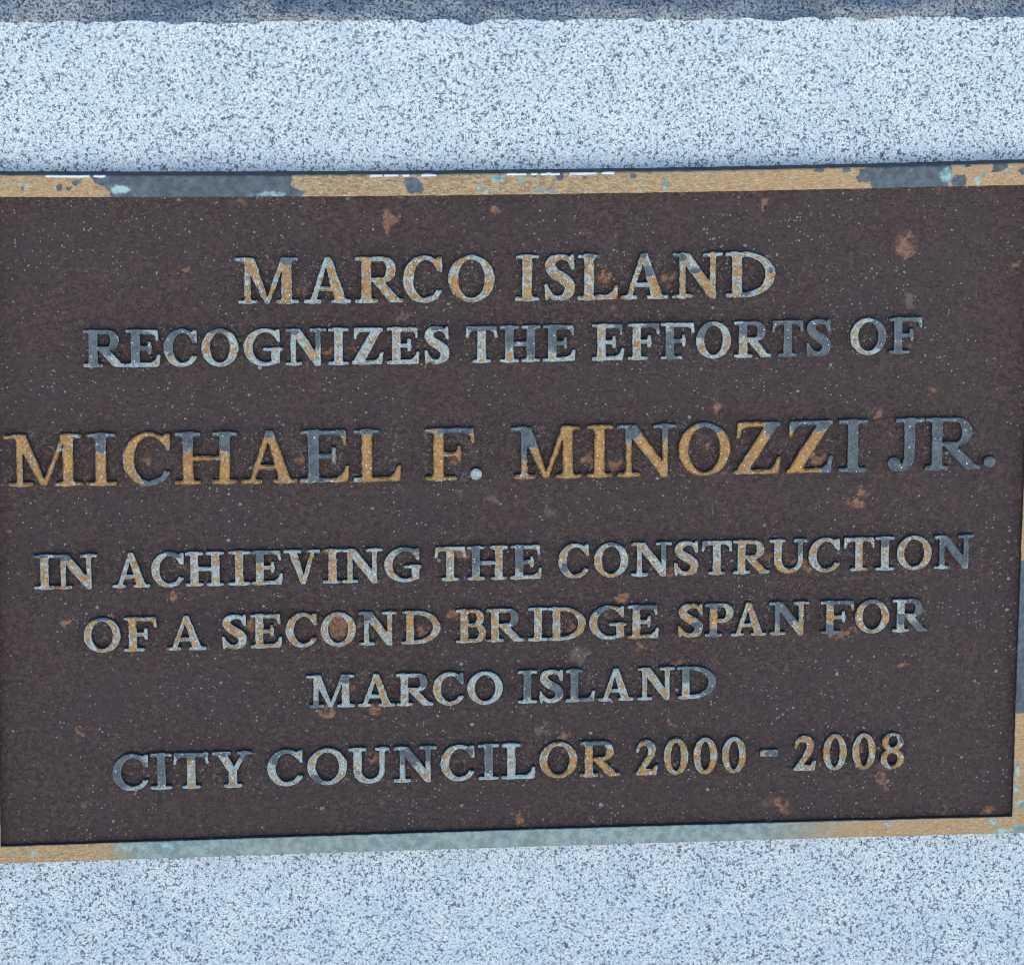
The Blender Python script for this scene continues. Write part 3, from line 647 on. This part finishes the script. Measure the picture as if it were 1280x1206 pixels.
# arris follows the photo: nearly level, gently chipped
xs = np.concatenate([np.linspace(-XW, -0.33, 300, endpoint=False), np.linspace(-0.33, 0.33, 1300, endpoint=False), np.linspace(0.33, XW, 301)])
slope = (unproj(1280, 22, 0)[2] - unproj(0, 27, 0)[2]) / (unproj(1280, 22, 0)[0] - unproj(0, 27, 0)[0])
arris = z_arris + slope * xs * 0.6
chip = np.clip(fnoise(xs, xs * 0 + 3.3, 0.045, 5) * 0.6 + fnoise(xs, xs * 0 + 1.3, 0.012, 6) * 0.5 - 0.15, 0, 1) * 0.0035 + np.clip(fnoise(xs, xs * 0 + 2.1, 0.008, 9) - 0.1, 0, 1) * 0.0020 + np.clip(fnoise(xs, xs * 0 + 5.1, 0.0031, 10) - 0.25, 0, 1) * 0.0010 + fnoise(xs, xs * 0, 0.004, 8) * 0.0004
rows = [(0.0, 0.004, None)] 
V = []; nc = len(xs)
prof_f = [0.0, 0.25, 0.5, 0.75, 0.93, 1.0]
for f_ in prof_f: V += [(x, 0.0, a * f_ if f_ < 1 else a - c) for x, a, c in zip(xs, arris, chip)]
Fc = grid_faces(len(prof_f), nc)
nb = len(V)
V += [(-XW, 0.0, 0), (XW, 0.0, 0), (-XW, 0.42, 0), (XW, 0.42, 0), (-XW, 0.42, arris[0]), (XW, 0.42, arris[-1])]
l0, l1 = (len(prof_f) - 1) * nc, len(prof_f) * nc - 1
Fc += [(nb + 3, nb + 2, nb + 4, nb + 5)]
Fc += [tuple([nb + 2] + [i * nc for i in range(len(prof_f))] + [nb + 4]), tuple([nb + 5] + [i * nc + nc - 1 for i in reversed(range(len(prof_f)))] + [nb + 3])]
mesh_obj('smooth_face', V, Fc, MAT_GRAN, wall, smooth=False)
# rock-faced upper part: leans back a little, broken in shallow scoops
nr = 140; H = 0.10
ss = np.linspace(0, 1, nr) ** 1.7; Xg, Sg = np.meshgrid(xs, ss)
Zg = (arris - chip)[None, :] + Sg * H
big = fnoise(Xg, Zg, 0.060, 21) * 0.006 + fnoise(Xg, Zg * 1.4, 0.022, 22) * 0.0042 + fnoise(Xg, Zg, 0.008, 23) * 0.0026 + fnoise(Xg, Zg, 0.0030, 24) * 0.0014
ridge = -np.abs(fnoise(Xg + 0.3 * Zg, Zg * 2.2, 0.03, 31)) * 0.004
ramp_ = np.clip(Sg * H / 0.003, 0, 1)
Yg = 0.0002 + Sg * H * 0.32 + ramp_ * (0.0022 + 0.8 * big + ridge)
Vr = np.stack([Xg, Yg, Zg], -1).reshape(-1, 3)
dark_tone = np.clip(0.55 + 0.75 * fnoise(Xg, Zg * 2.5, 0.045, 51) + 0.5 * fnoise(Xg, Zg * 2, 0.014, 52), 0, 1) * np.clip((Sg * H - 0.0015 - 0.004 * np.abs(fnoise(Xg, Zg, 0.02, 53))) / 0.004, 0.0, 1)  # uneven patches of darker, bluer stone colour, fading out at the arris
Fr = grid_faces(nr, nc)
nb = len(Vr); zt = float(z_arris + H)
Vr = np.concatenate([Vr, [(-XW, 0.42, zt), (XW, 0.42, zt), (-XW, 0.42, float(arris[0])), (XW, 0.42, float(arris[-1]))]])
Fr += [tuple([nb + 1, nb] + list(range((nr - 1) * nc, nr * nc))), (nb + 3, nb + 2, nb, nb + 1)]
Fr += [tuple([nb + 2] + [i * nc for i in range(nr)] + [nb]), tuple([nb + 1] + [i * nc + nc - 1 for i in reversed(range(nr))] + [nb + 3])]
mesh_obj('rock_faced_top', Vr, Fr, MAT_ROCK, wall, smooth=True, attrs={'dark_tone': np.concatenate([dark_tone.ravel(), np.zeros(4)])})

gv, gf = [(-60, -60, 0), (60, -60, 0), (60, 60, 0), (-60, 60, 0)], [(0, 1, 2, 3)]
ground = mesh_obj('ground', gv, gf, MAT_PAVE); ground['kind'] = 'structure'
ground.location.z = -0.002

# ------------------------------------------------------------------ plaque
pc = unproj(640, 1050)
plaque = empty('plaque', (float(pc[0]), 0.0, float(pc[2])))
plaque['label'] = 'brown bronze plaque with raised weathered lettering and a patinated border, mounted on the granite wall'
plaque['category'] = 'plaque'
PO = Vector(plaque.location)

# border loops, measured on the photo
fit = lambda pts, deg: np.poly1d(np.polyfit([p[0] for p in pts], [p[1] for p in pts], deg))
top_in = fit([(-11, 246.7), (160, 246.3), (375, 245.6), (580, 244.6), (640, 243.9), (760, 242.2), (1000, 236.9), (1180, 233.4), (1300, 231)], 3)
top_out = fit([(-11, 220.6), (200, 220), (420, 219.6), (640, 218.6), (760, 217.3), (1000, 211.6), (1180, 207.4), (1300, 205)], 3)
bot_in = fit([(0, 1058.4), (80, 1056), (580, 1038.8), (700, 1036.6), (1220, 1022), (1265, 1020.7)], 2)
bot_out = fit([(0, 1079.2), (580, 1060.2), (700, 1057), (1220, 1042), (1280, 1040.6)], 2)
TLx, TRx, BRx, BLx = -12.0, 1299.0, 1265.8, 0.6
TLo, TRo, BRo, BLo = -40.0, 1327.0, 1290.0, -24.0
def loop(tin, bin_, a, b, c, d):
    e = lambda n: np.linspace(0, 1, n, endpoint=False)
    u = e(1000); x = a + (b - a) * u; top = np.stack([x, tin(x)], 1)
    u = e(600); y0, y1 = tin(b), bin_(c); rt = np.stack([b + (c - b) * u - 5 * np.sin(np.pi * u) * 0.6, y0 + (y1 - y0) * u], 1)
    u = e(1000); x = c + (d - c) * u; bt = np.stack([x, bin_(x)], 1)
    u = e(300); y0, y1 = bin_(d), tin(a); lf = np.stack([d + (a - d) * u, y0 + (y1 - y0) * u], 1)
    return np.concatenate([top, rt, bt, lf])
Lin = loop(top_in, bot_in, TLx, TRx, BRx, BLx); Lout = loop(top_out, bot_out, TLo, TRo, BRo, BLo)
nl = len(Lin)
wob = fnoise(Lin[:, 0], Lin[:, 1], 9, 61) * 0.35 + fnoise(Lin[:, 0], Lin[:, 1], 3, 62) * 0.25
cen = np.array([640.0, 630.0])
rings = [(-0.025, RELIEF + 0.0003), (-0.008, 0.0005), (0.0, 0.00015)] + [(o, 0.0) for o in np.linspace(0.02, 0.97, 17)] + [(1.0, 0.0001), (1.02, 0.0004), (1.035, 0.0010), (1.045, 0.0030), (1.05, T)]
Vb, px_, isside = [], [], []
for o, dep in rings:
    Pxy = Lin + (Lout - Lin) * o
    nrm = (Lout - Lin) / np.linalg.norm(Lout - Lin, axis=1, keepdims=True)
    Pxy = Pxy + nrm * (wob * (1.0 if o < 0.3 or o > 0.9 else 0.5))[:, None]
    W = unproj(Pxy[:, 0], Pxy[:, 1]); W[:, 1] += dep
    if dep == 0.0: W[:, 1] += fnoise(W[:, 0], W[:, 2], 0.006, 63) * 0.0001
    Vb.append(W); px_.append(Lin + (Lout - Lin) * o)
Vb = np.concatenate(Vb) - np.array(PO); PP = np.concatenate(px_); nR = len(rings)
Fb = grid_faces(nR, nl, True)
fmb = [1 if (i // nl) == 0 or (i // nl) >= nR - 3 else 0 for i in range(len(Fb))]
x, y = PP[:, 0], PP[:, 1]
soft = lambda sd, k: np.clip(0.5 - sd / k * 0.5, 0, 1)          # 0.5 on the outline
sl = np.zeros(len(x))
for poly in ([(106, 212), (117, 229), (134, 235), (141, 250), (372, 250), (379, 241), (364, 232), (366, 210)],
             [(505, 223), (520, 221), (530, 231), (527, 242), (513, 243), (506, 234)],
             [(1071, 222), (1076, 212), (1090, 208), (1190, 200), (1185, 238), (1092, 240), (1088, 228), (1075, 228)],
             [(1189, 226), (1196, 219), (1206, 219), (1208, 230), (1200, 237), (1191, 234)],
             [(1239, 216), (1243, 205), (1260, 203), (1259, 211), (1246, 216)], [(1273, 214), (1276, 210), (1286, 209), (1288, 217), (1276, 218)],
             [(1266, 700), (1310, 700), (1300, 888), (1266, 892)], [(1290, 300), (1330, 300), (1330, 520), (1285, 560)]):
    sl = np.maximum(sl, soft(s_poly(x, y, poly), 5.0))
for cx, cy, rx, ry in ((74, 235, 4, 4), (85, 236, 3.5, 2.5), (98, 228, 4, 2), (28, 236, 2, 2.5), (94, 229, 5, 3), (700, 221, 5, 5), (668, 219, 5, 2.5), (731, 222, 3, 2), (792, 220, 4, 3), (1058, 213, 5, 3.5), (1024, 213, 6, 2.5), (1210, 208, 4, 2)):
    sl = np.maximum(sl, soft(s_ell(x, y, cx, cy, rx, ry), 3.0))
tq = np.zeros(len(x))
for cx, cy, rx, ry in ((622, 223.5, 9, 3.2), (608, 241, 3.5, 2.5), (600, 235, 3, 3), (653, 223, 4, 2), (682, 240, 16, 1.8), (832, 231, 3, 6), (1184, 219, 8, 9), (1222, 227, 4, 4), (1231, 218, 2.5, 2), (1262, 212, 2.5, 2), (1203, 209, 3, 2), (10, 231, 2.5, 1.5), (34, 233, 2.5, 2.5), (45, 236, 2, 1.5),
                      (1241, 1027, 6, 3.5), (1253, 1039, 9, 3), (1274, 1035, 10, 4), (42, 1066, 5, 2.5), (160, 1060, 26, 4), (210, 1057, 12, 3), (1110, 1030, 4, 3), (1272, 962, 2, 9), (1271, 985, 2, 8), (1276, 1005, 4, 6), (150, 237, 12, 5), (340, 243, 18, 3)):
    k_ = 0.62 if ry >= 4 and rx > 15 else 1.0
    tq = np.maximum(tq, k_ * soft(s_ell(x, y, cx, cy, rx, ry), 4.0))
isbot = y > 930
vd = np.where(isbot, np.clip((x - 60) / 170, 0, 1) * np.clip((1190 - x) / 330, 0.30, 1) * 0.95, 0.08)
vd = np.where((x > 1262) & (y < 1018) & (y > 300), np.clip(0.55 - (x - 1266) / 14, 0.05, 0.6), vd)
edge_glint = np.zeros(len(x))  # sky glints on the top outer bevel, painted as white slivers
for a, b in ((57, 112), (117, 132), (462, 478), (480, 498), (503, 512), (527, 546), (634, 658), (664, 672), (676, 700), (712, 745), (752, 768)):
    edge_glint = np.maximum(edge_glint, soft(np.maximum(np.abs(x - (a + b) / 2) - (b - a) / 2, np.abs(y - top_out(x) - 0.3) - 1.3), 2.0))
edge_glint *= (~isbot)
orange = np.where(isbot, 0.9, np.clip((x - 700) / 350, 0.05, 0.9)); orange = np.where(x < 120, 0.7, orange)
orange = np.where((x > 1262) & (y > 300), 1.0, orange)
border = mesh_obj('border', Vb, Fb, [MAT_RAIL, MAT_SIDE], plaque, fmb, True, {'patch': np.stack([sl, vd, tq], 1), 'glint_tone': np.stack([edge_glint, edge_glint * 0, orange], 1)})

# lettering
for text, letters, base, c0, c1, S, t_, gold, slates in LINES:
    bf = np.poly1d(np.polyfit([b[0] for b in base], [b[1] for b in base], 2)); db = bf.deriv()
    xa, xb = letters[0][1], letters[-1][2]
    w0 = unproj((xa + xb) / 2, bf((xa + xb) / 2))
    ln = empty('text_line', Vector(w0) - PO, plaque); ln['_w'] = [float(a) for a in w0]
    class _L: pass
    for i, (ch, xl, xr) in enumerate(letters):
        xm = (xl + xr) / 2; cap = c0 + (c1 - c0) * (xl - xa) / (xb - xa)
        b_ = float(bf(xl)); sc = 1.0
        g_ = gold
        if text.startswith('CITY'): g_ = 0.30 if i < 11 else 0.66
        if text.startswith('REC') and i in (3, 13, 14, 17): g_ = 0.45
        if ch == '.' and xl < 700: g_ = 0.05
        if ch == '.': xm_ = (xl + xr) / 2; b_ = 599.6 if xl < 700 else 584.6; cap = 13.0
        if ch == '-': b_ = 945.4; cap = 7.2
        ws = Vector(ln['_w'])
        class P:                                               # parent with its world place
            pass
        make_letter.__globals__['_ln'] = ln
        make_letter(ch, xl, xr, b_, cap, float(db(xm)), ln, S - (0.025 if ch.isdigit() else 0.008), t_ - 0.006, min(1, max(0, g_ + random.uniform(-0.05, 0.05))), slates.get(i, []))
    del ln['_w']

# panel with its rust blooms
RUST = [(487,277,11,.9),(1135,310,14,1),(957,257,5,1.2),(502,399,9,.8),(755,345,8,.9),(831,347,9,.9),(898,508,10,1),(892,500,6,.9),(1168,490,6,.8),(1070,625,11,1),(371,573,9,.8),(183,571,8,.7),(736,577,8,1),(773,580,8,1),(885,553,8,.8),
        (1020,573,10,1.1),(730,295,4,.8),(234,333,5,.7),(620,263,4,1),(220,746,5,1),(80,778,6,1),(137,768,6,1),(424,783,17,2.2),(418,776,9,2),(432,790,8,2),(570,768,7,1),(608,765,7,.9),(780,748,10,1.1),(710,783,6,1.4),(803,809,8,.9),(846,827,7,1),(435,858,8,.9),(467,888,9,1),(409,892,9,.9),
        (1105,975,10,.9),(1128,831,7,.9),(843,905,5,.9),(976,1006,11,.8),(650,1024,9,1),(745,1027,5,.9),(806,1025,5,.8),(98,917,6,.9),(580,693,9,1.2),(845,712,7,1),(471,950,10,1),(845,828,5,1),(1047,792,9,1.1),(527,786,9,.8),(118,733,7,.8),(960,700,5,.9),(988,700,5,.8),
        (1002,705,7,.9),(410,442,7,.8),(578,366,6,.8),(440,438,6,.9),(710,925,8,.8),(875,690,4,.7),(1065,462,4,.6),(1074,930,8,.8),(10,664,6,.9),(1234,1017,8,1),(1180,1016,10,.6),(985,415,6,.8),(378,365,5,.7),(318,785,5,1.2),(312,778,6,1.2),(1095,520,7,.9),(655,462,3,.8),(567,575,9,.7),(340,785,4,.8),(1066,790,6,.9),(1265,700,6,.7),(1274,330,5,.9),(1206,700,3,.7),(975,675,4,.7),(1175,240,8,.5),(300,252,9,.5),(560,252,8,.5)]
PALEB = [(690,641,9,.9),(618,626,9,.9),(575,621,7,.7),(725,819,12,.9),(680,912,10,.9),(762,389,6,.9),(697,398,6,.8),(1105,955,8,.7),(960,1003,8,.8),(1137,374,8,1),(80,396,4,1),(505,390,6,.8),(838,344,7,.6),(592,412,5,.5),(183,571,6,.6),(487,273,6,.5),(1136,306,7,.6),(1072,621,5,.5),(830,345,6,.6),(60,683,5,.6),(110,1010,5,.9),(576,408,4,.5),(718,905,5,.4),(472,1002,6,.6),(572,893,5,.6),(350,1000,4,.5),(1085,508,5,.7),(1092,700,5,.5)]
nxp, nzp = 640, 430
uu, vv = np.meshgrid(np.linspace(0, 1, nxp), np.linspace(0, 1, nzp))
iy = (top_in(640) - 7) * 0
xl_ = (BLx - 7) + ((TLx - 7) - (BLx - 7)) * vv; xr_ = (BRx + 7) + ((TRx + 7) - (BRx + 7)) * vv
ix = xl_ + (xr_ - xl_) * uu
ya, yb = bot_in(ix) + 6, top_in(ix) - 6
iy = ya + (yb - ya) * vv
Wp = unproj(ix, iy, YP); Xp, Zp = Wp[..., 0], Wp[..., 2]
wx = ix + 7 * fnoise(ix, iy, 11, 81) + 4 * fnoise(ix, iy, 5, 82); wy = iy + 7 * fnoise(ix, iy, 11, 83) + 4 * fnoise(ix, iy, 5, 84)
rust, pale = np.zeros_like(Xp), np.zeros_like(Xp)
for cx, cy, r, k in RUST: rust = np.maximum(rust, k * np.exp(-((wx - cx) ** 2 + (wy - cy) ** 2) / (r * r * 1.15)))
for cx, cy, r, k in PALEB: pale = np.maximum(pale, k * np.exp(-((wx - cx) ** 2 + (wy - cy) ** 2) / (r * r * 1.15)))
near = np.zeros_like(Xp)
for a, b, c, d in BOXES:
    dx = np.maximum(np.maximum(a - Xp, Xp - b), 0); dz = np.maximum(np.maximum(c - Zp, Zp - d), 0)
    near = np.maximum(near, np.exp(-np.hypot(dx, dz) / 0.0022))
near = np.maximum(near, 0.9 * np.exp(-np.clip(iy - top_in(ix), 0, None) / 9))
near = np.maximum(near, 0.5 * np.exp(-np.clip(1275 - ix, 0, None) / 14))
near = np.clip(near + 0.35 * fnoise(Xp, Zp, 0.03, 71), 0, 1)
Yp = YP + fnoise(Xp, Zp, 0.011, 72) * 0.00008 + fnoise(Xp, Zp, 0.0026, 73) * 0.00010 + fnoise(Xp, Zp, 0.0045, 74) * 0.00012
Vp = np.stack([Xp, Yp, Zp], -1).reshape(-1, 3) - np.array(PO)
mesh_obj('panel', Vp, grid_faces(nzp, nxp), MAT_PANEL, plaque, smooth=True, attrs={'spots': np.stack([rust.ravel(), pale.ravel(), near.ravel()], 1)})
